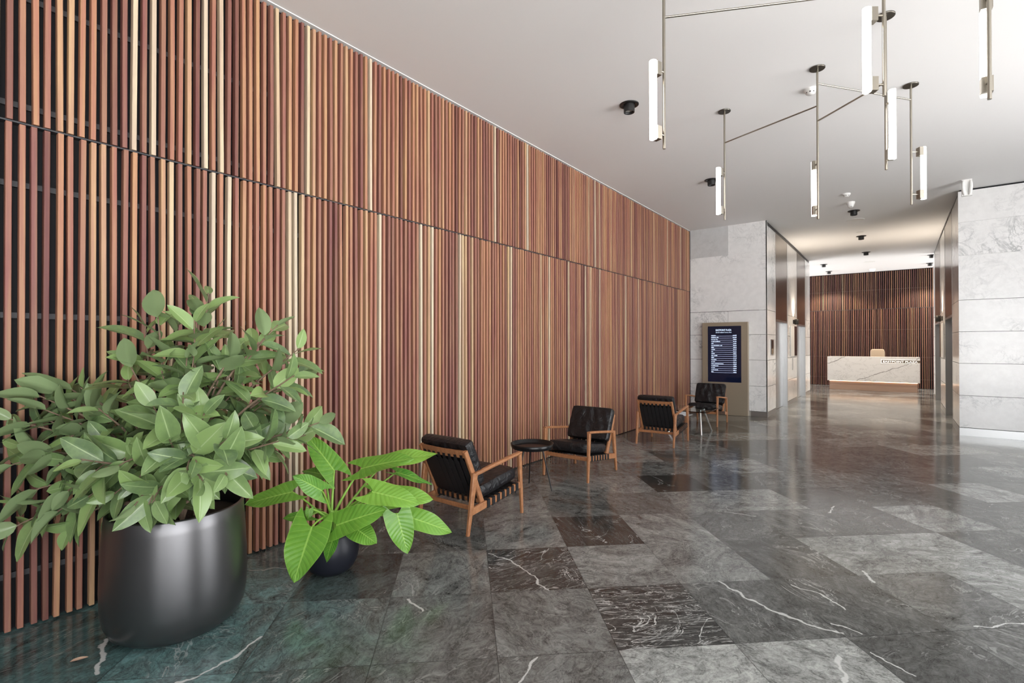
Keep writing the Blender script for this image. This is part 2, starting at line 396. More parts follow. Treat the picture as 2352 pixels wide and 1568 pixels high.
M_ficus = leaf_mat('ficus_leaf', (0.105, 0.172, 0.080), (0.29, 0.43, 0.15), (0.28, 0.38, 0.19), vein=(0.40, 0.52, 0.26))
M_phil = leaf_mat('philodendron_leaf', (0.07, 0.26, 0.025), (0.24, 0.48, 0.06), (0.20, 0.36, 0.10), rough=0.36, veins=True, vein=(0.36, 0.62, 0.12))
M_stalk = mat('green_stalk', (0.26, 0.48, 0.07), 0.4)
M_bark = mat('bark', (0.23, 0.16, 0.11), 0.8, bump=(40, 0.6))

# ------------------------------------------------------------------ setting
rng = np.random.default_rng(7)
# floor slabs laid at 43 degrees to the wall
A = R(132.8); U = np.array([math.cos(A), math.sin(A)]); N_ = np.array([math.sin(A), -math.cos(A)])
srgb = lambda v: ((v/255+0.055)/1.055)**2.4
TONES = {(3, 0): (62, 1), (2, 1): (62, .7), (3, 2): (55, .6), (5, 4): (50, .3), (3, 1): (125, .05), (2, 0): (106, .05), (1, 0): (100, .1), (1, 1): (112, .15), (0, 0): (100, .15), (0, 1): (80, .1), (3, -1): (146, .1), (2, -1): (106, .15),
 (4, 0): (92, .15), (5, 0): (88, .35), (5, -1): (82, .1), (4, 1): (120, .05), (5, 1): (82, .3), (4, 2): (122, .1), (6, 1): (128, .2), (7, 1): (136, .1), (8, 1): (86, .2), (6, 0): (98, .15), (7, 0): (138, .05), (7, 2): (80, .15),
 (6, 2): (98, .15), (3, 3): (92, .1), (2, 3): (114, .1), (2, 2): (114, .1), (-1, 0): (108, .2), (-2, 0): (88, .1), (4, -1): (146, .1), (6, -1): (100, .1)}
FLOOR_GAIN = 0.95
def make_floor():
    v, f, tone, ve, rd, mi = [], [], [], [], [], []
    g = 0.0011
    for k in range(-26, 46):
        for j in range(-26, 48):
            n0, u0 = 1.648+.5957*k, -.083+.6332*j
            c = N_*(n0+.3)+U*(u0+.3)
            if not (-2.2 < c[0] < 8.4 and -4.4 < c[1] < 22.2): continue
            b = len(v)
            for dn, du in ((g, g), (.5957-g, g), (.5957-g, .6332-g), (g, .6332-g)):
                q = N_*(n0+dn)+U*(u0+du); v.append((q[0], q[1], 0.0))
            f.append((b, b+1, b+2, b+3)); mi.append(0)
            t, x = TONES.get((k, j), (rng.choice([78, 88, 96, 104, 114, 126]), rng.choice([.02, .05, .1, .2, .3, .5], p=[.2, .25, .25, .15, .1, .05])))
            tone.append(srgb(t)*FLOOR_GAIN); ve.append(float(x)); q3 = rng.random(3)
            if x > .65: q3[2] = .881 if x == 1 else .80
            rd.append(q3)
    # joints lie just below the slabs
    b = len(v); v += [(-2.6, -4.6, -.002), (8.6, -4.6, -.002), (8.6, 22.4, -.002), (-2.6, 22.4, -.002)]; f.append((b, b+1, b+2, b+3)); mi.append(1); tone.append(.02); ve.append(0); rd.append(np.zeros(3))
    me = bpy.data.meshes.new('floor'); me.from_pydata(v, [], f)
    # keep every face looking up
    for p in me.polygons:
        if p.normal.z < 0: p.flip()
    me.update()
    a = me.attributes.new('tone', 'FLOAT', 'FACE'); a.data.foreach_set('value', tone)
    a = me.attributes.new('vein', 'FLOAT', 'FACE'); a.data.foreach_set('value', ve)
    a = me.attributes.new('rnd', 'FLOAT_VECTOR', 'FACE'); a.data.foreach_set('vector', np.array(rd).ravel())
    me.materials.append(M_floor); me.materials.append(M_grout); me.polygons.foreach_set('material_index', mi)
    o = bpy.data.objects.new('floor', me); COL.objects.link(o); o['kind'] = 'structure'
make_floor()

struct(MB().box(-2.6, 8.4, -4.4, 22.2, H, H+.2), 'ceiling', M_ceil)
struct(MB().box(-2.6, 8.4, -4.4, 22.2, -.25, -.01), 'floor', M_grout)

# slat walls ------------------------------------------------
def slats(name, n, y0, pitch, wd, dep, z0, z1, mat_, parent, axis='y', face=0.0, seed=1, cream=(), pale=0.04, lean=0.003, shift=0.0):
    """vertical battens standing side by side; axis = direction they repeat along, face = coordinate of their front"""
    r = random.Random(seed); v, f, tone, sd = [], [], [], []
    nz = 6; c = 0.0025
    for i in range(n):
        y = y0+i*pitch
        tn = min(max(r.gauss(0.44+shift, 0.23), 0.0), 0.86)
        if r.random() < pale: tn = r.uniform(0.88, 0.96)
        if any(abs(y+wd/2-cy) < pitch*0.5 for cy in cream): tn = r.uniform(0.95, 1.0)
        s = r.random(); a, b2 = r.gauss(0, lean), r.gauss(0, lean*.6); ph = r.uniform(0, 6.3); fx = r.gauss(0, .0015); zz1 = z1-r.uniform(0, .006)
        base = len(v)
        for k in range(nz+1):
            t = k/nz; z = z0+(zz1-z0)*t; o = a*(t-.5)*2+b2*math.sin(3*t+ph); x = face+fx+.0012*math.sin(4*t+ph*2)
            for (yy, xx) in ((0, -dep), (0, -c), (c, 0), (wd-c, 0), (wd, -c), (wd, -dep)):
                P = (x+xx, y+yy+o, z) if axis == 'y' else (y+yy+o, x-xx, z)
                v.append(P); tone.append(tn); sd.append(s)
        for k in range(nz):
            for q in range(5):
                F = (base+k*6+q, base+k*6+q+1, base+(k+1)*6+q+1, base+(k+1)*6+q)
                f.append(F if axis == 'y' else F[::-1])
        T = tuple(base+nz*6+q for q in range(6)); B = tuple(base+q for q in range(5, -1, -1))
        f.append(T if axis == 'y' else T[::-1]); f.append(B if axis == 'y' else B[::-1])
    me = bpy.data.meshes.new(name); me.from_pydata(v, [], f); me.update()
    at = me.attributes.new('tone', 'FLOAT', 'POINT'); at.data.foreach_set('value', tone)
    at = me.attributes.new('seed', 'FLOAT', 'POINT'); at.data.foreach_set('value', sd)
    me.materials.append(mat_); o = bpy.data.objects.new(name, me); COL.objects.link(o); o.parent = parent
    return o
CREAM_U = (1.03, 1.11, 1.41, 1.5, 2.15, 2.75, 4.46, 5.13, 6.9); CREAM_L = (1.56, 2.0, 2.05, 3.31, 3.5, 4.74, 2.82, 3.89, 1.46)
wall_left = struct(MB().box(-.25, -.066, -4.4, 11.32, 0, H), 'wall_left', M_blackback)
PITCH_S, WD = .04929, .0248
NS = int((11.31+1.2)/PITCH_S)
y00 = .4597-PITCH_S*34
NS = int((11.315-y00-WD)/PITCH_S)+1
slats('slat_panel', NS, y00, PITCH_S, WD, .046, 2.684, H-.022, M_slat, wall_left, seed=11, cream=CREAM_U, lean=.002)
slats('slat_panel', NS, y00, PITCH_S, WD, .046, 0.012, 2.672, M_slat, wall_left, seed=23, cream=CREAM_L, lean=.0035)
mb = MB()
for z in (3.368, 2.781, 2.357, 1.659, .95, .286):
    mb.box(-.067, -.047, -1.2, 11.31, z-.015, z+.015)
mb.box(-.067, -.012, -1.2, 11.31, 2.6742, 2.6818)
mb.build('batten', M_batten, wall_left)
struct(MB().box(-.05, .004, -1.2, 11.32, H-.007, H), 'trim_1', M_white)

wall_back = struct(MB().box(-2.6, 8.4, YB+.052, YB+.25, 0, H), 'wall_back', M_blackback)
nb = int((6.2+1.5)/.0545)
slats('slat_panel', nb, -1.5, .0545, .026, .04, 2.735, H-.02, M_slat_dim, wall_back, axis='x', face=YB, seed=5, pale=.02, shift=-.12)
slats('slat_panel', nb, -1.5, .0545, .026, .04, 0.01, 2.72, M_slat_dim, wall_back, axis='x', face=YB, seed=6, pale=.02, shift=-.12)
mb = MB()
for z in (3.4, 2.727, 2.0, 1.05, .3): mb.box(-1.5, 6.2, YB+.035, YB+.053, z-.012, z+.012)
mb.build('batten', M_batten, wall_back)

# marble cladding ------------------------------------------
def slabs(name, boxes, mat_, parent=None, seed=0):
    """cladding slabs in one skin; each slab carries its own vein offset"""
    r = np.random.default_rng(seed); mb = MB(); rd = []
    for b in boxes:
        mb.box(*b); q = r.random(3); rd += [q]*6
    o = mb.build(name, mat_, parent)
    a = o.data.attributes.new('rnd', 'FLOAT_VECTOR', 'FACE'); a.data.foreach_set('vector', np.array(rd).ravel())
    if parent is None: o['kind'] = 'structure'
    return o
G = .004
core = struct(MB().box(-2.4, XL-.16, YL+.03, 17.67, 0, H), 'wall_lift_left', M_blackback)
zs = [.108, .628, 1.169, 1.701, 2.206]
bx = []
for a, b in zip(zs, zs[1:]): bx += [(0.0, .80-G/2, YL, YL+.03, a+G, b-G/2), (.80+G/2, XL-.0, YL, YL+.03, a+G, b-G/2)]
bx += [(0, XL, YL, YL+.03, 2.206+G*1.5, 3.41), (.805, XL, YL, YL+.03, 3.4105, H)]
slabs('marble_cladding', bx, M_marble, core, seed=4)
slabs('marble_cladding', [(0, .803, YL, YL+.03, 3.4115, H)], M_marblegrey, core, seed=5)
# strips of marble along the lift wall
D1, D2 = (12.24, 13.698), (15.17, 16.686)
bx = []
for (ya, yb) in ((YL+.03, D1[0]), (D1[1]+.02, D2[0]), (D2[1]+.02, 17.69)):
    zz = [.108, .628, 1.169, 1.701, 2.206, H-.09]
    for a, b in zip(zz, zz[1:]): bx.append((XL-.16, XL, ya, yb, a+G, b-G))
slabs('marble_cladding', bx, M_marble, core, seed=9)
struct(MB().box(0.0, XL+.002, YL-.004, YL+.02, 0, .106).box(XL-.02, XL+.004, YL+.02, D1[0], 0, .106).box(XL-.02, XL+.004, D1[1]+.02, D2[0], 0, .106).box(XL-.02, XL+.004, D2[1]+.02, 17.69, 0, .106), 'baseboard_left', M_steel)
struct(MB().box(XL-.15, XL-.02, YL+.03, 17.69, H-.09, H-.0), 'trim_2', M_black)
struct(MB().box(XL-.02, XL-.002, YL, YL+.03, 0, H).box(XL-.004, XL+.003, D1[0]-.03, D1[0], 0, H-.09).box(XL-.004, XL+.003, D1[1], D1[1]+.025, 0, H-.09).box(XL-.004, XL+.003, D2[0]-.03, D2[0], 0, H-.09).box(XL-.004, XL+.003, D2[1], D2[1]+.025, 0, H-.09), 'trim_3', M_steel)

core_r = struct(MB().box(XR+.16, 8.3, YR+.03, 18.24, 0, H), 'wall_lift_right', M_blackback)
bx = []
zr = [.128, .654, 1.181, 1.70, 2.22]
for a, b in zip(zr, zr[1:]): bx += [(XR, 5.95, YR, YR+.03, a+G, b-G*.5), (5.95+G, 8.2, YR, YR+.03, a+G, b-G*.5)]
bx += [(XR, 5.3, YR, YR+.03, 2.22+G, 2.95), (5.304, 8.2, YR, YR+.03, 2.22+G, 2.95), (XR, 6.2, YR, YR+.03, 2.952, 3.5), (6.204, 8.2, YR, YR+.03, 2.952, 3.5), (XR, 8.2, YR, YR+.03, 3.502, H-.03)]
slabs('marble_cladding', bx, M_marble, core_r, seed=14)
E1, E2 = (12.302, 13.981), (15.445, 17.46)
bx = []
for (ya, yb) in ((YR+.03, E1[0]), (E1[1]+.02, E2[0]), (E2[1]+.02, 18.24)):
    zz = [.128, .654, 1.181, 1.70, 2.22, H-.09]
    for a, b in zip(zz, zz[1:]): bx.append((XR, XR+.16, ya, yb, a+G, b-G))
slabs('marble_cladding', bx, M_marble, core_r, seed=19)
struct(MB().box(XR-.002, 8.2, YR-.006, YR+.02, 0, .124).box(XR-.004, XR+.02, YR+.02, E1[0], 0, .124).box(XR-.004, XR+.02, E1[1]+.02, E2[0], 0, .124).box(XR-.004, XR+.02, E2[1]+.02, 18.24, 0, .124), 'baseboard_right', M_steel)
struct(MB().box(XR+.02, XR+.15, YR+.03, 18.24, H-.09, H), 'trim_4', M_black)
struct(MB().box(XR-.003, XR+.004, E1[0]-.03, E1[0], 0, H-.09).box(XR-.003, XR+.004, E1[1], E1[1]+.025, 0, H-.09).box(XR-.003, XR+.004, E2[0]-.03, E2[0], 0, H-.09).box(XR-.003, XR+.004, E2[1], E2[1]+.025, 0, H-.09), 'trim_5', M_steel)

# lift doorways: steel reveal, leaf pair, bronze panel above
def lift_door(k, x, s, y0, y1):
    """s = +1: opening on the wall facing +x; recess goes into the wall"""
    X = lambda a, b: (min(x+s*a, x+s*b), max(x+s*a, x+s*b))
    root = MB().box(*X(-.12, -.115), y0+.01, y1-.01, 0, 2.03).build('door_%d' % k, M_steel); root['kind'] = 'structure'
    ym = (y0+y1)/2
    for a, b in ((y0+.03, ym-.002), (ym+.002, y1-.03)):
        MB().box(*X(-.115, -.105), a, b, .01, 2.0).build('door_leaf', M_steel, root)
    MB().box(*X(-.155, 0.001), y0, y0+.03, 0, 2.03).box(*X(-.155, 0.001), y1-.03, y1, 0, 2.03).box(*X(-.155, 0.001), y0, y1, 2.0, 2.045).build('door_frame', M_steel, root)
    MB().box(*X(-.155, 0.0), y0, y1, 2.047, H-.09).build('overpanel', M_bronze, root)
    return root
lift_door(1, XL, 1, *D1); lift_door(2, XL, 1, *D2); lift_door(3, XR, -1, *E1); lift_door(4, XR, -1, *E2)

# unseen street side: openings behind and right of the camera, sized for their light
XW = 8.2
mb = MB()
OPEN_R = [(-3.9, 0.9), (3.6, 7.6)]
ys = [-4.4]+[q for o in OPEN_R for q in o]+[YR+.02]
for a, b in zip(ys[0::2], ys[1::2]): mb.box(XW, XW+.2, a, b, 0, H)
for a, b in OPEN_R: mb.box(XW, XW+.2, a, b, 3.7, H)
struct(mb, 'wall_right', M_sidewall)
mb = MB()
OPEN_F = [(5.6, 7.9)]
mb.box(-.25, 5.6, -4.4, -4.2, 0, H).box(7.9, XW+.2, -4.4, -4.2, 0, H).box(5.6, 7.9, -4.4, -4.2, 3.7, H)
struct(mb, 'wall_front', M_sidewall)
mb = MB()
for y in (-2.9,): mb.box(XW+.06, XW+.14, y-.03, y+.03, 0, 3.7)
struct(mb, 'window_1', M_black)
mb = MB()
for y in (4.9, 6.3): mb.box(XW+.06, XW+.14, y-.03, y+.03, 0, 3.7)
struct(mb, 'added_window', M_black)  # bars of the unseen side opening added to brighten the far ceiling
mb = MB()
for x in (6.75,): mb.box(x-.03, x+.03, -4.34, -4.26, 0, 3.7)
struct(mb, 'window_3', M_black)

# ------------------------------------------------------------------ lounge chairs
def make_chair():
    t = thing('lounge_armchair', (0, 0, 0), '', 'armchair')
    I = Matrix.Identity(4)
    for s in (-1, 1):
        MB().bar((s*.287, .352, 0), (s*.285, .318, .535), .024, .026, .034, .044).build('front_leg', M_wood, t)
        MB().bar((s*.280, -.350, 0), (s*.283, -.272, .478), .024, .028, .034, .056).build('rear_leg', M_wood, t)
        MB().bar((s*.278, -.305, .178), (s*.280, .322, .255), .026, .058).build('side_rail', M_wood, t)
        m = MB()
        for a, b in (((s*.252, -.150, .205), (s*.256, -.262, .462)), ((s*.256, -.258, .452), (s*.252, -.352, .660))):
            m.bar(a, b, .028, .046, .028, .040)
        m.build('back_post', M_wood, t)
        # armrest: flat, slightly bowed, rounded over the front leg
        m = MB(); P = [(-.268, .468, .030, .030), (-.10, .492, .040, .030), (.10, .516, .046, .028), (.26, .534, .048, .026), (.335, .540, .040, .022)]
        vs = []; 
        for (y, z, w_, h_) in P:
            cx = s*(.286)
            for a in range(12):
                an = 2*math.pi*a/12; ca, sa = math.cos(an), math.sin(an)
                vs.append((cx+math.copysign(abs(ca)**.55, ca)*w_/2, y, z+math.copysign(abs(sa)**.55, sa)*h_/2))
        fs = [(i*12+a, (i+1)*12+a, (i+1)*12+(a+1) % 12, i*12+(a+1) % 12) for i in range(len(P)-1) for a in range(12)]
        m.add(vs, fs, True); m.add(vs[:12], [tuple(range(12))]); m.add(vs[-12:], [tuple(range(11, -1, -1))])
        m.build('armrest', M_wood, t)
    def curved_rail(z, yc, bow, hgt, thick, tilt):
        m = MB(); n = 10; vs = []
        for i in range(n+1):
            x = -.245+.49*i/n; y = yc-bow*(1-(x/.245)**2)
            for (a, b) in ((-1, -1), (1, -1), (1, 1), (-1, 1)):
                vs.append((x, y+a*thick/2-b*hgt/2*tilt, z+b*hgt/2))
        fs = [(i*4+k, i*4+(k+1) % 4, (i+1)*4+(k+1) % 4, (i+1)*4+k) for i in range(n) for k in range(4)]
        m.add(vs, [q[::-1] for q in fs]); m.add(vs[:4], [(0, 1, 2, 3)]); m.add(vs[-4:], [(3, 2, 1, 0)]); return m
    curved_rail(.632, -.338, .022, .062, .022, .43).build('top_rail', M_wood, t)
    curved_rail(.228, -.165, .018, .034, .026, .3).build('lower_rail', M_wood, t)
    MB().bar((-.272, .312, .243), (.272, .312, .243), .042, .026, side=(0, 0, 1)).build('front_rail', M_wood, t)
    MB().bar((-.268, -.270, .192), (.268, -.270, .192), .034, .024, side=(0, 0, 1)).build('rear_stretcher', M_wood, t)
    # webbing: eight straps up the back, seven across the seat
    for i in range(8):
        x = -.2065+.413*i/7; k = 1-(x/.245)**2
        top, bot = (-.338-.022*k), (-.165-.018*k)
        m = MB(); h = .0185
        L = [(top+.012, .622), (top+.010, .600), (top-.014, .598), (top-.016, .625), (top-.010, .630)]
        B_ = [(bot-.014, .214), (bot-.014, .205), (bot+.016, .208), (bot+.014, .245), (bot-.006, .252)]
        path = [(top-.010, .624), (top-.002, .594), (bot-.022, .246), (bot-.018, .206), (bot+.018, .208), (bot+.010, .250), (top+.022, .560)]
        ins = [(p[0]+.003, p[1]+.0015) for p in path]
        mids = [(top*(1-u)+bot*u-.004, .594*(1-u)+.246*u) for u in (.04, .08, .92, .96)]
        path = path[:2]+mids+path[2:]; ins = [(p[0]+.003, p[1]+.0015) for p in path]
        hw_ = [.0135, .0135, .014, .0272, .0272, .014, .0135, .0135, .0135, .0135, .0135]
        P = [[Vector((x+dx*hh, y, z)) for dx in (-1, 1)] for (y, z), hh in zip(path, hw_)]; Q = [[Vector((x+dx*hh, y, z)) for dx in (-1, 1)] for (y, z), hh in zip(ins, hw_)]
        m.grid(P, smooth=False); m.grid([r[::-1] for r in Q], smooth=False)
        m.grid([[P[a][0], Q[a][0]] for a in range(len(P))][::-1], smooth=False); m.grid([[P[a][1], Q[a][1]] for a in range(len(P))], smooth=False)
        m.build('back_strap', M_strap, t)
    for i in range(7):
        y = -.115+.385*i/6; z = .178+(.077/.627)*(y+.305); h = .0185; dz = h*.123
        m = MB()
        ring = [(-.296, z-.032), (-.296, z+.032), (.296+.002, z+.032), (.296+.002, z-.032), (.258, z-.032), (.256, z+.022), (-.254, z+.022), (-.256, z-.032)]
        P = [[Vector((x, y-h, zz-dz)), Vector((x, y+h, zz+dz))] for x, zz in ring+ring[:1]]
        m.grid(P, smooth=False)
        cx = lambda q: q
        ring2 = [(-.293, z-.029), (-.293, z+.029), (.295, z+.029), (.295, z-.029), (.261, z-.029), (.259, z+.019), (-.257, z+.019), (-.259, z-.029)]
        Q = [[Vector((x, y-h, zz-dz)), Vector((x, y+h, zz+dz))] for x, zz in ring2+ring2[:1]]
        m.grid([r[::-1] for r in Q], smooth=False)
        m.build('seat_strap', M_strap, t)
    # cushions
    m = MB(); T = Matrix.Translation((0, .078, .322)) @ Matrix.Rotation(R(8.0), 4, 'X')
    cushion(m, .515, .52, .105, T, bulge=.26, wob=.08, seed=3, p=9, nx=26, crease=.05)
    m.build('seat_cushion', M_leather, t)
    m = MB(); T = Matrix.Translation((0, -.236, .548)) @ Matrix.Rotation(R(-66+180), 4, 'X')
    cushion(m, .55, .40, .088, T, bulge=.28, wob=.12, seed=8, p=14, nx=28, crease=.10)
    m.build('back_cushion', M_leather, t)
    return t
chair = make_chair()
places = [((.715, 3.255), 0, 'wood and black leather armchair seen from behind, closest to the leafy plants'),
          ((.715, 5.165), 180, 'wood and black leather armchair facing the camera beside the round black table'),
          ((.800, 7.520), 2.5, 'wood and black leather armchair seen from behind in front of the glass table'),
          ((.785, 9.835), 180, 'wood and dark leather armchair facing the camera beside the directory screen')]
trees = [chair]+[copy_tree(chair) for _ in range(3)]
for t, ((x, y), rz, lab) in zip(trees, places):
    t.location = (x, y, 0); t.rotation_euler = (0, 0, R(rz)); tag(t, lab, 'armchair', 'lounge armchairs along the timber wall')

# round black side table
t = thing('side_table', (.655, 4.26, 0), 'round black tray side table on three thin legs between two armchairs', 'table')
pr = [(.0, .425), (.195, .425), (.214, .432), (.221, .45), (.224, .478), (.219, .480), (.214, .476), (.209, .447), (.19, .441), (0.0, .441)]
MB().lathe(pr, n=56, capb=False, capt=False).build('tray_top', M_tray, t)
for a, r_ in ((134, .225), (18, .21), (256, .22)):
    MB().tube([(.11*math.cos(R(a)), .11*math.sin(R(a)), .428), (r_*math.cos(R(a)), r_*math.sin(R(a)), 0)], [.008, .0065], 10).build('leg', M_legblack, t)
MB().lathe([(.13, .418), (.13, .426)], n=32).build('mounting_plate', M_legblack, t)

# glass table
t = thing('glass_table', (.87, 8.71, 0), 'square glass side table on splayed chrome legs between the far armchairs', 'table')
MB().box(-.36, .35, -.385, .385, .386, .398).build('glass_top', M_glass, t)
for sx, sy, fx, fy in ((1, -1, .235, -.26), (1, 1, .235, .32), (-1, -1, -.30, -.32), (-1, 1, -.28, .30)):
    m = MB().tube([(fx, fy, 0), (sx*.17, sy*.10, .366)], [.013, .015], 12)
    m.lathe([(.022, .366), (.022, .385)], (sx*.17, sy*.10, 0), 16)
    m.build('leg', M_chrome, t)
MB().tube([(-.17, -.10, .366), (.17, -.10, .366)], .008).tube([(-.17, .10, .366), (.17, .10, .366)], .008).tube([(-.17, -.10, .366), (-.17, .10, .366)], .008).tube([(.17, -.10, .366), (.17, .10, .366)], .008).build('leg_frame', M_chrome, t)
MB().box(-.34, .06, -.365, -.355, .315, .380).box(-.34, .06, -.355, -.14, .312, .317).build('tray', M_magazine, t)

# ------------------------------------------------------------------ plants
TIPS = [ (0.63,1.18,1.79),(0.53,1.17,1.73),(0.52,0.97,1.70),(0.40,0.95,1.62),(0.44,1.10,1.62),(0.60,1.23,1.58),(0.84,1.47,1.62),(0.83,1.40,1.54),(0.89,1.57,1.48),(0.91,1.59,1.35),(0.68,1.35,1.50),(0.88,1.50,1.28),(0.76,1.22,1.41),(0.70,1.05,1.44),(0.65,0.95,1.37),(0.45,0.86,1.32),(0.91,0.96,1.27),(0.73,0.89,1.20),(0.78,1.30,1.29),(0.81,1.39,1.16),(0.94,1.04,1.16),(1.08,1.09,1.04),(0.92,0.90,1.05),(0.47,0.87,1.12),(0.21,0.80,1.15),(0.16,0.73,1.27),(0.12,0.67,1.29),(0.10,0.62,1.28),(0.10,0.54,1.26),(0.12,0.46,1.13),(0.16,0.58,1.12),(0.28,0.66,1.03),(0.14,0.54,0.96),(0.12,0.43,0.89),(0.29,0.61,0.89),(0.39,0.74,0.94),(0.61,0.79,0.92),(0.14,0.48,0.73),(0.22,0.56,0.69),(0.14,0.45,0.57),(0.33,0.64,0.76),(0.32,0.57,0.64),(0.33,0.64,0.56),(0.58,0.70,0.79),(0.72,0.75,0.82),(0.54,0.68,0.66),(0.71,0.74,0.69),(0.80,0.81,0.76),(0.85,0.78,0.65),(0.87,0.83,0.65),(1.04,0.93,0.81),(1.10,0.98,0.76),(1.13,1.07,0.78),(0.96,1.25,0.84),(0.91,1.34,0.80),(0.89,1.45,0.99),(1.01,1.54,0.99),(1.06,1.60,1.06),(0.88,1.50,1.08),(0.92,1.28,0.99),(1.02,0.98,0.94),
 (0.16,0.55,1.19),(0.64,0.69,0.79),(0.81,1.25,1.48),(0.89,0.84,0.66),(0.74,1.07,1.63),(0.12,0.49,0.99),(0.50,0.76,1.01),(1.14,1.40,1.34),(0.64,1.04,1.30),(0.68,0.91,0.86),(0.12,0.68,1.10),(0.53,1.03,1.47),(1.12,1.38,1.01),(0.77,1.27,1.10),(0.47,0.85,1.43),(0.65,0.63,0.97),(0.88,1.03,1.16),(0.88,1.32,0.92),(0.74,1.07,1.45),(0.45,0.74,1.18) ]
def leaf_pts(base, d, nrm, L, W, droop=0.25, fold=0.18, nu=8, nv=4, lobe=0.0, wave=0.0, shape='ellipse', seed=0):
    d = d.normalized(); nrm = (nrm-d*nrm.dot(d)).normalized(); sd = d.cross(nrm)
    P = []; rr = random.Random(seed); ph = rr.uniform(0, 6)
    for i in range(nu+1):
        t = i/nu
        if shape == 'ellipse': wd = W*(math.sin(math.pi*min(1, t**.86))**.68 if 0 < t < 1 else 0.0)*(1-.15*t)+W*.02*(1-t)
        else: wd = W*(0.74+1.0*t**.62)*max(0.0, 1-t)**.78*1.10
        c = base+d*(L*t)-nrm*(L*droop*t*t)
        row = []
        for j in range(2*nv+1):
            v = j/nv-1
            b = -lobe*L*abs(v)**1.6*(1-t)**4
            z = fold*abs(v)*wd+wave*L*math.sin(9*t+ph+(1.5 if v > 0 else 0))*v*v
            row.append(c+sd*(v*wd)+d*b+nrm*z)
        P.append(row)
    return P
def make_ficus():
    t = thing('potted_rubber_plant', (.55, 1.06, 0), 'tall bushy plant with oval dull-green leaves in a big black pot', 'plant')
    O = Vector((.55, 1.06, 0)); r = random.Random(4)
    prof = [(.20, 0.0), (.262, .006), (.300, .035), (.322, .085), (.333, .16), (.336, .25), (.334, .36), (.329, .46), (.322, .56), (.316, .625), (.312, .632), (.305, .632), (.302, .622), (.304, .56), (.306, .555)]
    MB().lathe(prof, n=72, capt=False).build('pot', M_pot, t)
    MB().lathe([(0.0, .572), (.15, .575), (.300, .560)], n=40, capb=False, capt=False).build('soil', M_soil, t)
    bases = [Vector((.50, 1.02, .565)), Vector((.58, 1.0, .565)), Vector((.62, 1.12, .565)), Vector((.52, 1.15, .565)), Vector((.44, .98, .565)), Vector((.66, 1.04, .565))]
    stem, fol = MB(), MB(); tone = []
    for k, tp in enumerate(TIPS):
        T = Vector(tp); low = T.z < .95
        if T.z < .86: T.z += .10 if T.x > .5 else .0
        B = min(bases, key=lambda b: (b.xy-T.xy).length+r.uniform(0, .12))
        hz = (T-B); hz.z = 0
        C1 = B+Vector((0, 0, (T.z-B.z)*.55+.12))+hz*.12
        C2 = B+hz*.62+Vector((0, 0, (T.z-B.z)*.78+(.16 if low else .02)))
        n = 12; pts = []
        for i in range(n+1):
            u = i/n; pts.append(B*(1-u)**3+C1*3*u*(1-u)**2+C2*3*u*u*(1-u)+T*u**3)
        stem.tube([p-O for p in pts], [.0085*(1-i/n)+.0028 for i in range(n+1)], 6, cap=False)
        ln = [0]
        for a, b in zip(pts, pts[1:]): ln.append(ln[-1]+(b-a).length)
        tot = ln[-1]; cnt = 7 if tot > .35 else 6
        if T.z > 1.0: cnt += 2
        an = r.uniform(0, 6.28)
        for q in range(cnt):
            s = tot-.02-.040*q*(1+.25*q/cnt)
            if s < .05: break
            i = max(a for a in range(n) if ln[a] <= s); u = (s-ln[i])/max(1e-6, ln[i+1]-ln[i]); p = pts[i].lerp(pts[i+1], u)
            sd = (pts[i+1]-pts[i]).normalized()
            an += 2.4+r.uniform(-.3, .3)
            o = sd.orthogonal().normalized(); rad = (o*math.cos(an)+sd.cross(o)*math.sin(an)).normalized()
            al = R(30+7*q+r.uniform(-10, 12)); al = min(al, R(88))
            d = (sd*math.cos(al)+rad*math.sin(al)+Vector((0, 0, -.10-.10*low))).normalized()
            nr = (sd-d*sd.dot(d)); nr = nr.normalized()*1.1+Vector((.40, -.28, .42))+Vector((r.gauss(0, .35), r.gauss(0, .35), r.gauss(0, .25)))
            L = r.uniform(.150, .215)*(.65 if q < 1 else 1.0)
            if k in (16, 17, 20, 21, 22, 50, 51, 52, 53, 54, 60): L *= 1.12
            P = leaf_pts(p+d*.012, d, nr, L, L*r.uniform(.225, .285), droop=r.uniform(.05, .3), fold=r.uniform(.10, .50), wave=.014, seed=k*20+q)
            P = [[Vector((max(v.x, .012), v.y, v.z))-O for v in row] for row in P]
            nb = len(fol.v); fol.grid(P, uv=True); tn = r.random()**1.4*(1.0 if q > 1 else .5)+(.45 if q < 2 and r.random() < .6 else 0)
            tone += [min(1, tn)]*(len(fol.v)-nb)
            stem.tube([p-O, p+d*.016-O], .002, 4, cap=False)
    o = fol.build('foliage', M_ficus, t)
    a = o.data.attributes.new('tone', 'FLOAT', 'POINT'); a.data.foreach_set('value', tone)
    stem.build('stem', M_bark, t)
make_ficus()

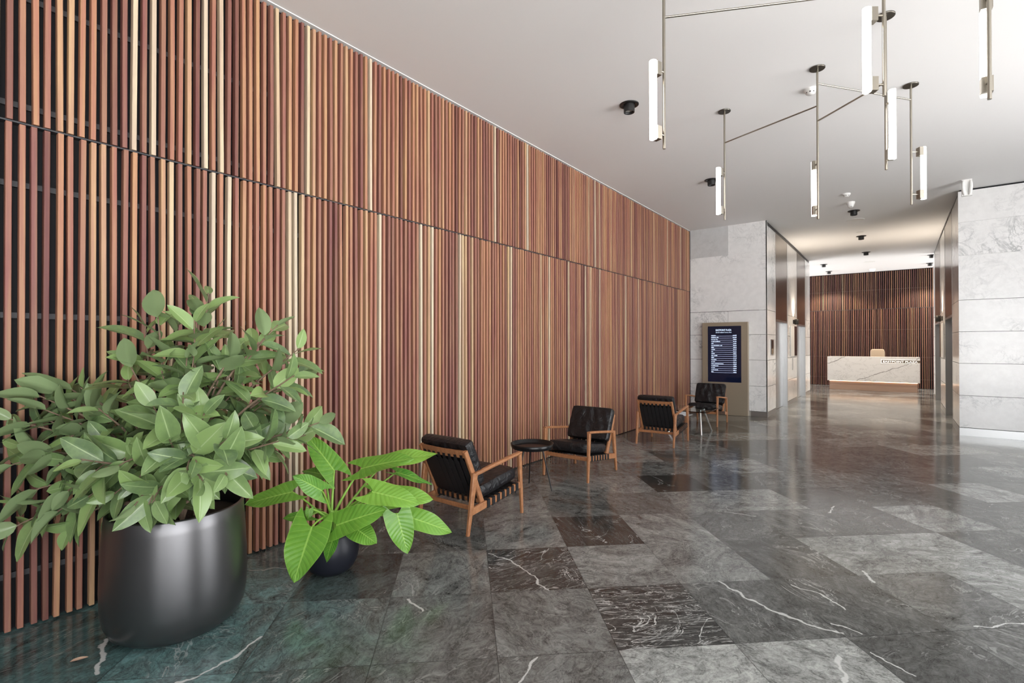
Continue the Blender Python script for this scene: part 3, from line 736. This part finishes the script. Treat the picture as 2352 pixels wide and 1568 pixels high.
PHIL = [ ((0.422,1.784,0.507),(0.238,1.554,0.445),0.082,(0.37,-0.48,0.80)),
((0.718,1.822,0.558),(0.670,1.659,0.686),0.067,(0.13,-0.66,0.70)),
((0.602,1.985,0.639),(0.363,1.927,0.861),0.079,(0.73,-0.45,0.50)),
((0.506,1.974,0.595),(0.334,1.905,0.615),0.055,(0.24,-0.32,0.90)),
((0.751,2.099,0.651),(1.069,2.280,0.738),0.095,(0.30,-0.40,0.85)),
((0.760,2.295,0.660),(1.054,2.521,0.722),0.075,(0.44,-0.41,0.80)),
((0.862,2.311,0.601),(1.025,2.498,0.499),0.050,(0.34,-0.12,0.90)),
((1.019,1.990,0.565),(1.292,2.136,0.506),0.082,(0.32,-0.58,0.75)),
((0.925,2.107,0.486),(1.211,2.327,0.478),0.096,(0.37,-0.48,0.80)),
((1.103,2.117,0.411),(1.172,2.145,0.160),0.084,(0.71,-0.59,0.30)),
((1.098,2.239,0.350),(1.279,2.442,0.234),0.076,(0.59,-0.43,0.70)),
((0.881,1.821,0.372),(1.167,1.978,0.490),0.087,(0.49,-0.63,0.60)),
((0.980,1.896,0.350),(1.144,1.922,0.291),0.067,(0.57,-0.57,0.60)),
((0.806,1.700,0.380),(0.859,1.551,0.110),0.126,(0.47,-0.77,0.45)),
((0.870,1.812,0.314),(0.847,1.770,0.148),0.046,(0.31,-0.90,0.20)),
((0.618,1.808,0.383),(0.467,1.692,0.365),0.043,(0.37,-0.48,0.80)),
((0.655,1.773,0.442),(0.648,1.768,0.370),0.023,(0.79,-0.53,0.30)) ]
def make_phil():
    O = Vector((.678, 1.917, 0))
    t = thing('potted_philodendron', O, 'low plant with big bright green arrow-shaped leaves in a round black pot', 'plant')
    prof = [(.07, 0.0), (.105, .006), (.140, .035), (.163, .08), (.174, .13), (.175, .17), (.168, .215), (.155, .252), (.148, .268), (.143, .270), (.138, .262), (.142, .235)]
    MB().lathe(prof, n=56, capt=False).build('pot', M_potblue, t)
    MB().lathe([(0, .246), (.143, .240)], n=32, capb=False, capt=False).build('soil', M_soil, t)
    crown = Vector((0, 0, .26)); r = random.Random(2)
    MB().tube([(0, 0, .235), (.01, -.01, .33), (0, 0, .40)], [.03, .026, .016], 10).build('stem', M_stalk, t)
    for k, (b, tp, hw, nn) in enumerate(PHIL):
        B, T, Nn = Vector(b)-O, Vector(tp)-O, Vector(nn); d = (T-B); L = d.length
        droop = .10 if k not in (9, 13) else .05
        P = leaf_pts(B, d+Nn.normalized()*L*droop*.8, Nn, L*1.0, hw*1.02, droop=droop, fold=.12 if k != 1 else -.1, nu=16, nv=6, lobe=.34, wave=.028, shape='arrow', seed=k)
        m = MB(); m.grid(P, uv=True); lf = m.build('leaf', M_phil, t)
        tn = {1: .15, 2: .3, 3: .1, 5: .95, 6: .0, 7: .8, 8: .85, 10: .6, 14: .1, 15: .25}.get(k, .45)
        a = lf.data.attributes.new('tone', 'FLOAT', 'POINT'); a.data.foreach_set('value', [tn]*len(m.v))
        c0 = crown+Vector((r.uniform(-.02, .02), r.uniform(-.02, .02), r.uniform(0, .10)))
        mid = c0.lerp(B, .5)+Vector((0, 0, .07 if B.z < .40 else .045))
        pts = [c0*(1-u)**2+mid*2*u*(1-u)+B*u*u for u in [i/8 for i in range(9)]]
        m = MB().tube(pts, [.0105-.0055*i/8 for i in range(9)], 8); m.build('leaf_stalk', M_stalk, lf)
make_phil()
# fallen leaf
P = leaf_pts(Vector((.560, .610, .006)), Vector((.06, .085, .002)), Vector((0, 0, 1)), .075, .016, droop=-.1, fold=.4)
m = MB(); m.grid(P); tag(m.build('fallen_leaf', M_dryleaf), 'small dried brown leaf lying on the floor before the big black pot', 'leaf')

# ------------------------------------------------------------------ pendant lights
def led(parent, rod, tube_c, z0, z1, rr=.0095, top=H):
    """one hanging rod with its LED tube"""
    O = parent.location
    rx, ry, rz0 = rod; off = Vector((tube_c[0]-rx, tube_c[1]-ry, 0)); od = off.normalized(); sd = Vector((-od.y, od.x, 0))
    p = MB().tube([Vector((rx, ry, rz0))-O, Vector((rx, ry, top-.004))-O], rr, 14).build('hanging_rod', M_nickel, parent)
    MB().lathe([(.062, H-.012), (.064, H-.010), (.064, H-.001)], Vector((rx, ry, 0))-O, 32).build('ceiling_plate', M_darknickel, parent)
    # half-round diffuser
    c = Vector((*tube_c, 0)); m = MB(); vs = []
    prof = [(-.018, -.014), (.018, -.014), (.022, -.004), (.021, .008), (.014, .019), (0, .023), (-.014, .019), (-.021, .008), (-.022, -.004)]
    n = len(prof)
    for z in (z0, z1):
        for a, b in prof: vs.append(c+sd*a+od*b+Vector((0, 0, z))-O)
    m.add(vs, [(k, (k+1) % n, n+(k+1) % n, n+k) for k in range(n)], True); m.add(vs[:n], [tuple(range(n-1, -1, -1))]); m.add(vs[n:], [tuple(range(n))])
    tb = m.build('led_tube', M_tube, parent)
    for z in (z0+.004, z1-.086):
        q = MB(); vs = []
        for dz in (0, .082):
            for a, b in ((-.024, -.052), (.024, -.052), (.025, -.0145), (-.025, -.0145)): vs.append(c+sd*a+od*b+Vector((0, 0, z+dz))-O)
        q.add(vs, [(3, 2, 1, 0), (4, 5, 6, 7), (0, 1, 5, 4), (1, 2, 6, 5), (2, 3, 7, 6), (3, 0, 4, 7)])
        q.tube([c-od*.052+Vector((0, 0, z+.041))-O, Vector((rx, ry, z+.041))-O], .006, 8)
        q.build('end_bracket', M_nickel, tb)
    return p
def crossbar(parent, a, b, rr=.007):
    O = parent.location; MB().tube([Vector(a)-O, Vector(b)-O], rr, 12).build('crossbar', M_nickel, parent)
t = thing('pendant_light', (3.1, 5.4, H), 'far hanging bronze rod light, four lit white tubes, round plates on the ceiling', 'light', group=None)
led(t, (2.186, 5.732, 2.852), (2.144, 5.642), 2.902, 3.406)
led(t, (3.096, 5.359, 2.648), (3.055, 5.449), 2.701, 3.208)
led(t, (3.785, 6.272, 2.864), (3.879, 6.344), 2.919, 3.428)
led(t, (3.606, 4.826, 2.845), (3.647, 4.736), 2.894, 3.417)
crossbar(t, (2.186, 5.732, 3.693), (3.096, 5.359, 3.691)); crossbar(t, (3.096, 5.359, 3.896), (3.785, 6.272, 3.895)); crossbar(t, (3.096, 5.359, 3.551), (3.606, 4.826, 3.525))
t = thing('pendant_light', (3.4, 3.4, H), 'near hanging bronze rod light, three lit white tubes, cut off by the top edge', 'light')
led(t, (2.491, 3.130, 2.749), (2.455, 3.039), 2.790, 3.285)
led(t, (3.612, 3.758, 2.994), (3.530, 3.702), 3.018, 3.528)
led(t, (4.056, 3.594, 2.778), (4.050, 3.690), 2.834, 3.369)
crossbar(t, (2.491, 3.130, 3.593), (3.612, 3.758, 3.634)); crossbar(t, (3.612, 3.758, 3.80), (4.056, 3.594, 3.78))

# ------------------------------------------------------------------ ceiling fittings
def downlight(x, y, label, target=None, energy=0, angle=50, color=(1, .82, .62), tilt=0):
    t = thing('downlight', (x, y, H), label, 'downlight', group='black ceiling downlights')
    MB().lathe([(.100, -.0005), (.100, -.007), (.094, -.010), (.062, -.010), (.060, -.004)], n=40, capb=False, capt=False).build('flange', M_black, t)
    d = Vector((0, 0, -1))
    if target: d = (Vector(target)-Vector((x, y, H))).normalized(); d = Vector((d.x*.5, d.y*.5, d.z)).normalized()
    m = MB().tube([Vector((0, 0, .02)), d*.085], [.058, .056], 28, cap=False).tube([d*.085, d*.083, d*.06], [.056, .047, .045], 28, cap=False)
    m.build('lamp_head', M_black, t)
    MB().tube([d*.060, d*.0605], .044, 24).build('lens', M_lens, t)
    if energy:
        o = lamp('downlight_lamp', 'SPOT', d*.092, energy, color, None, .02, angle, .35, t)
        if target: dd = Vector(target)-Vector((x, y, H)); o.rotation_euler = dd.to_track_quat('-Z', 'Y').to_euler()
for x, y, lab, tg, en, an in (
    (1.427, 4.957, 'black ceiling downlight nearest the camera, left of the hanging lights', None, 0, 50),
    (1.402, 8.013, 'black ceiling downlight partly behind the lowest-left hanging tube, above the timber wall', None, 0, 50),
    (3.025, 11.541, 'black ceiling downlight just beyond the white dome camera', (3.02, 11.5, 0), 200, 90),
    (3.010, 14.351, 'black ceiling downlight, second along the lift corridor', (3.01, 14.5, 0), 260, 95),
    (2.998, 16.952, 'black ceiling downlight, third along the lift corridor', (3.0, 17.8, 0), 260, 90),
    (1.827, 18.714, 'black ceiling downlight left of the desk, the one further from the slatted wall', (1.827, 19.1, 0), 50, 110),
    (1.794, 20.62, 'black ceiling downlight left of the desk, closest to the slatted wall', (1.79, 20.72, 0), 300, 122),
    (4.464, 18.608, 'black ceiling downlight at the right of the corridor, the one further from the slatted wall', (4.46, 19.0, 0), 50, 110),
    (4.501, 20.479, 'black ceiling downlight at the right of the corridor, closest to the slatted wall', (4.50, 20.6, 0), 300, 126)):
    downlight(x, y, lab, tg, en, an)
def detector(x, y, label, s=1.0):
    t = thing('smoke_detector', (x, y, H), label, 'smoke detector', group='white smoke detectors')
    MB().lathe([(.062*s, 0), (.062*s, -.014), (.056*s, -.022), (.044*s, -.026), (.040*s, -.044), (.032*s, -.052), (0, -.054)], n=36, capb=False, capt=False).build('housing', M_plastic, t)
    m = MB()
    for k in range(8):
        a = k*math.pi/4; c = Vector((math.cos(a), math.sin(a), 0)); q = Vector((-c.y, c.x, 0)); m.add([c*.0428*s+q*sx*.006*s+Vector((0, 0, z)) for sx in (-1, 1) for z in (-.030, -.042)], [(0, 1, 3, 2)])
    m.build('sensor_slots', M_black, t)
detector(2.995, 5.768, 'white smoke detector beside the middle rod of the far hanging light')
detector(2.999, 10.158, 'white smoke detector just before the white dome camera')
t = thing('dome_camera', (3.021, 10.799, H), 'white dome security camera on the ceiling before the lift corridor', 'camera')
MB().lathe([(.065, 0), (.065, -.02), (.055, -.05), (.05, -.055)], n=36, capb=False).build('mount', M_plastic, t)
MB().lathe([(.05, -.055), (.05, -.065), (.043, -.085), (.026, -.1), (0, -.104)], n=32, capb=False, capt=False).build('eyeball', M_plastic, t)
d = Vector((.25, -.8, -.55)).normalized()
MB().tube([Vector((0, 0, -.06))+d*.040, Vector((0, 0, -.06))+d*.048], [.013, .012], 16).build('camera_lens', M_black, t)
def disc(name, x, y, r_, label, cat, group=None):
    tag(MB().lathe([(r_, 0), (r_, -.004), (r_*.95, -.008), (r_*.9, -.006), (0, -.006)], (0, 0, 0), 40, capb=False, capt=False).build(name, M_plastic), label, cat, group).location = (x, y, H)
disc('ceiling_speaker', 3.005, 12.415, .155, 'white round ceiling speaker between the first two corridor downlights', 'speaker', 'white round ceiling speakers')
disc('ceiling_speaker', 2.993, 18.986, .155, 'white round ceiling speaker beyond the third corridor downlight', 'speaker', 'white round ceiling speakers')
disc('ceiling_cover_plate', 3.010, 13.829, .075, 'small round white cover plate just before the second corridor downlight', 'cover plate')
t = thing('sprinkler_camera', (3.02, 20.9, H), 'white dome fitting on the ceiling against the rear slatted wall', 'camera')
t.name = 'ceiling_dome'
MB().lathe([(.085, 0), (.085, -.03), (.07, -.05), (.05, -.075), (.02, -.09), (0, -.092)], n=32, capb=False, capt=False).build('dome_housing', M_plastic, t)
MB().lathe([(.09, 0), (.09, -.008)], n=32).build('mount', M_plastic, t)
t = thing('motion_sensor', (4.535, 10.42, H), 'white sensor with two curved ribs on the ceiling by the right marble wall', 'sensor')
MB().box(-.06, .06, -.01, .045, -.25, 0).build('housing', M_plastic, t)
for sx in (-1, 1):
    pts = [(sx*.045, -.015, -.02), (sx*.047, -.035, -.07), (sx*.046, -.045, -.13), (sx*.040, -.035, -.19), (sx*.028, -.005, -.235)]
    MB().tube(pts, [.012, .018, .021, .021, .017], 12).build('rib', M_plastic, t)

# ------------------------------------------------------------------ directory screen
def text_mesh(name, body, size, loc, mat_, parent, width=None, offset=0.0, rx=90, extrude=.001, align='LEFT', height=None):
    cu = bpy.data.curves.new(name, 'FONT'); cu.body = body; cu.size = size; cu.align_x = align; cu.extrude = extrude; cu.offset = offset; cu.resolution_u = 3
    ob = bpy.data.objects.new('tmp', cu); COL.objects.link(ob)
    dg = bpy.context.evaluated_depsgraph_get(); me = bpy.data.meshes.new_from_object(ob.evaluated_get(dg)); bpy.data.objects.remove(ob); bpy.data.curves.remove(cu)
    me.name = name
    xs = [v.co.x for v in me.vertices]; ys_ = [v.co.y for v in me.vertices]; k = width/(max(xs)-min(xs)) if width else 1; x0 = min(xs) if align == 'LEFT' else (min(xs)+max(xs))/2
    ky = height/(max(ys_)-min(ys_)) if height else 1
    for v in me.vertices: v.co = ((v.co.x-x0)*k, -v.co.z, v.co.y*ky)
    me.update()
    for p in me.polygons: pass
    me.materials.clear(); me.materials.append(mat_)
    o = bpy.data.objects.new(name, me); COL.objects.link(o); o.location = loc; o.parent = parent
    return o
YS = 11.206
t = thing('directory_totem', (.755, YS, 0), 'bronze directory panel with a lit tenant list screen beside the far armchair', 'sign')
MB().box(-.457, .457, 0, .114, 0.004, 1.965).build('panel', M_gold, t)
scr = MB().box(-.339, .333, -.006, 0.0, .696, 1.886).build('screen', M_screen, t)
text_mesh('screen_title', 'EASTPOINT PLAZA', .05, (-.016, -.0075, 1.785), M_ink, scr, .318, .0012, align='CENTER')
text_mesh('screen_address', '233-257 Adelaide Terrace, Perth', .03, (-.016, -.0075, 1.742), M_ink, scr, .318, .0004, align='CENTER')
wl_ = [70, 120, 100, 135, 35, 165, 40, 55, 33, 55, 90, 42, 80, 55, 185, 105, 55, 105, 35]
r = random.Random(3); m1, m2 = MB(), MB()
for i, wpx in enumerate(wl_):
    z = 1.680-.0432*i
    def word(x0, x1):
        x = x0
        while x < x1-.004:
            wd = r.uniform(.006, .0095); hh = r.choice((.013, .013, .018)); m1.box(x, min(x+wd, x1), -.0076, -.006, z, z+hh); x += wd+.0018
            if r.random() < .10: x += .007
    word(-.268, -.268+wpx*.00136); word(.168 if i < 2 else .178, .243)
    m2.box(-.268, .243, -.0072, -.006, z-.009, z-.002)
m1.build('tenant_rows', M_ink, scr); m2.build('row_lines', M_inkd, scr)

# ------------------------------------------------------------------ lift lobby fittings
def call_panel(name, x, s, y0, y1, z0, z1, label):
    t = thing(name, (x, (y0+y1)/2, (z0+z1)/2), label, 'panel')
    hy, hz = (y1-y0)/2, (z1-z0)/2; X = lambda a, b: (min(s*a, s*b), max(s*a, s*b))
    MB().box(*X(0.0, .012), -hy, hy, -hz, hz).build('backplate', M_steel, t)
    MB().box(*X(.012, .016), -hy*.62, hy*.62, -hz*.86, hz*.86).build('display', M_darkglass, t)
call_panel('lift_call_panel', XL, 1, 11.62, 11.95, 1.27, 1.60, 'steel lift panel with dark glass on the marble beside the first left lift')
t = thing('lobby_notice_panel', (XL+.006, 14.5, 1.58), 'tall bright panel with a dark half on the left wall between the lift doors', 'panel')
MB().box(0, .02, -.42, .08, -.38, .38).build('light_half', M_plastic, t)
MB().box(0, .018, .10, .50, -.38, .38).build('dark_half', M_darkglass, t)
tag(MB().box(XL, XL+.008, 14.38, 14.52, .85, 1.14).build('lift_button_plate', M_steel), 'narrow steel lift button plate under the bright panel, left wall', 'panel')
t = thing('lobby_notice_panel', (XR-.006, 14.7, 1.58), 'tall bright panel with a dark half on the right wall between the lift doors', 'panel')
MB().box(-.02, 0, -.50, .18, -.38, .38).build('light_half', M_plastic, t)
MB().box(-.018, 0, .20, .55, -.38, .38).build('dark_half', M_darkglass, t)
def sconce(x, s, y, label):
    t = thing('wall_sconce', (x, y, 2.07), label, 'wall light', group='sconces between the lift doors')
    MB().box(min(0, s*.02), max(0, s*.02), -.05, .05, -.05, .05).build('backplate', M_sconce, t)
    MB().lathe([(.045, -.07), (.048, -.065), (.048, .065), (.042, .068), (.040, .04)], (s*.075, 0, 0), 28, capt=False).build('shade', M_sconce, t)
    MB().lathe([(.039, .045), (.039, .047)], (s*.075, 0, 0), 24).build('bulb', M_led, t)
    lamp('sconce_lamp', 'SPOT', (s*.08, 0, .10), 95, (1, .86, .70), (s*.06, 0, 2.0), .03, 115, .9, t)
sconce(XL, 1, 14.585, 'small dark sconce shining up the left marble wall between lift doors')
sconce(XR, -1, 14.75, 'small dark sconce shining up the right marble wall between lift doors')

# ------------------------------------------------------------------ reception
t = thing('reception_desk', (3.02, 19.95, 0), 'long white veined stone reception desk glowing underneath, before the rear slatted wall', 'desk')
O = Vector((3.02, 19.95, 0))
def rel(m): m.v = [tuple(Vector(p)-O) for p in m.v]; return m
b = MB().box(1.82, 4.22, 19.70, 19.74, .30, 1.09).box(1.82, 4.22, 19.74, 20.25, 1.05, 1.09).box(1.82, 1.86, 19.74, 20.55, .30, 1.09).box(4.18, 4.22, 19.74, 20.55, .30, 1.09)
o = b.build('counter', M_desk, t); o.matrix_parent_inverse = Matrix.Translation(-O)
o = MB().box(1.87, 4.165, 19.80, 20.5, 0.0, .30).build('plinth', M_plinth, t); o.matrix_parent_inverse = Matrix.Translation(-O)
o = MB().box(1.87, 4.165, 19.765, 19.80, .284, .298).build('light_strip', M_led, t); o.matrix_parent_inverse = Matrix.Translation(-O)
o = MB().box(3.278, 4.222, 19.690, 19.70, .905, 1.000).build('sign_band', M_signband, t); o.matrix_parent_inverse = Matrix.Translation(-O); sb = o
o = text_mesh('sign_lettering', 'EASTPOINT PLAZA', .09, (3.315, 19.688, .922), M_sign, sb, .85, .0012, extrude=.003, height=.056); 
o = MB().box(3.26, 4.222, 19.694, 19.700, 1.000, 1.008).box(3.26, 4.222, 19.694, 19.700, .896, .905).box(3.268, 3.278, 19.694, 19.70, .896, 1.008).build('sign_glow', M_sign, sb)
t = thing('desk_chair', (3.14, 21.09, 0), 'beige upholstered chair back showing above the reception desk', 'chair')
m = MB(); cushion(m, .40, .62, .07, Matrix.Translation((0, .02, 1.02)) @ Matrix.Rotation(R(84), 4, 'X'), bulge=.2, p=7); m.build('backrest', M_beige, t)
m = MB(); cushion(m, .46, .46, .09, Matrix.Translation((0, -.24, .60)), bulge=.2); m.build('seat', M_beige, t)
MB().tube([(0, -.24, .56), (0, -.24, .08)], .025, 14).build('column', M_steel, t)
MB().bar((0, -.06, .58), (0, .09, .80), .06, .02).build('back_bracket', M_steel, t)
for k in range(5):
    a = k*2*math.pi/5; MB().bar((0, -.24, .09), (.27*math.cos(a), -.24+.27*math.sin(a), .02), .035, .03, .03, .02, side=(-math.sin(a), math.cos(a), 0)).build('base_arm', M_steel, t)
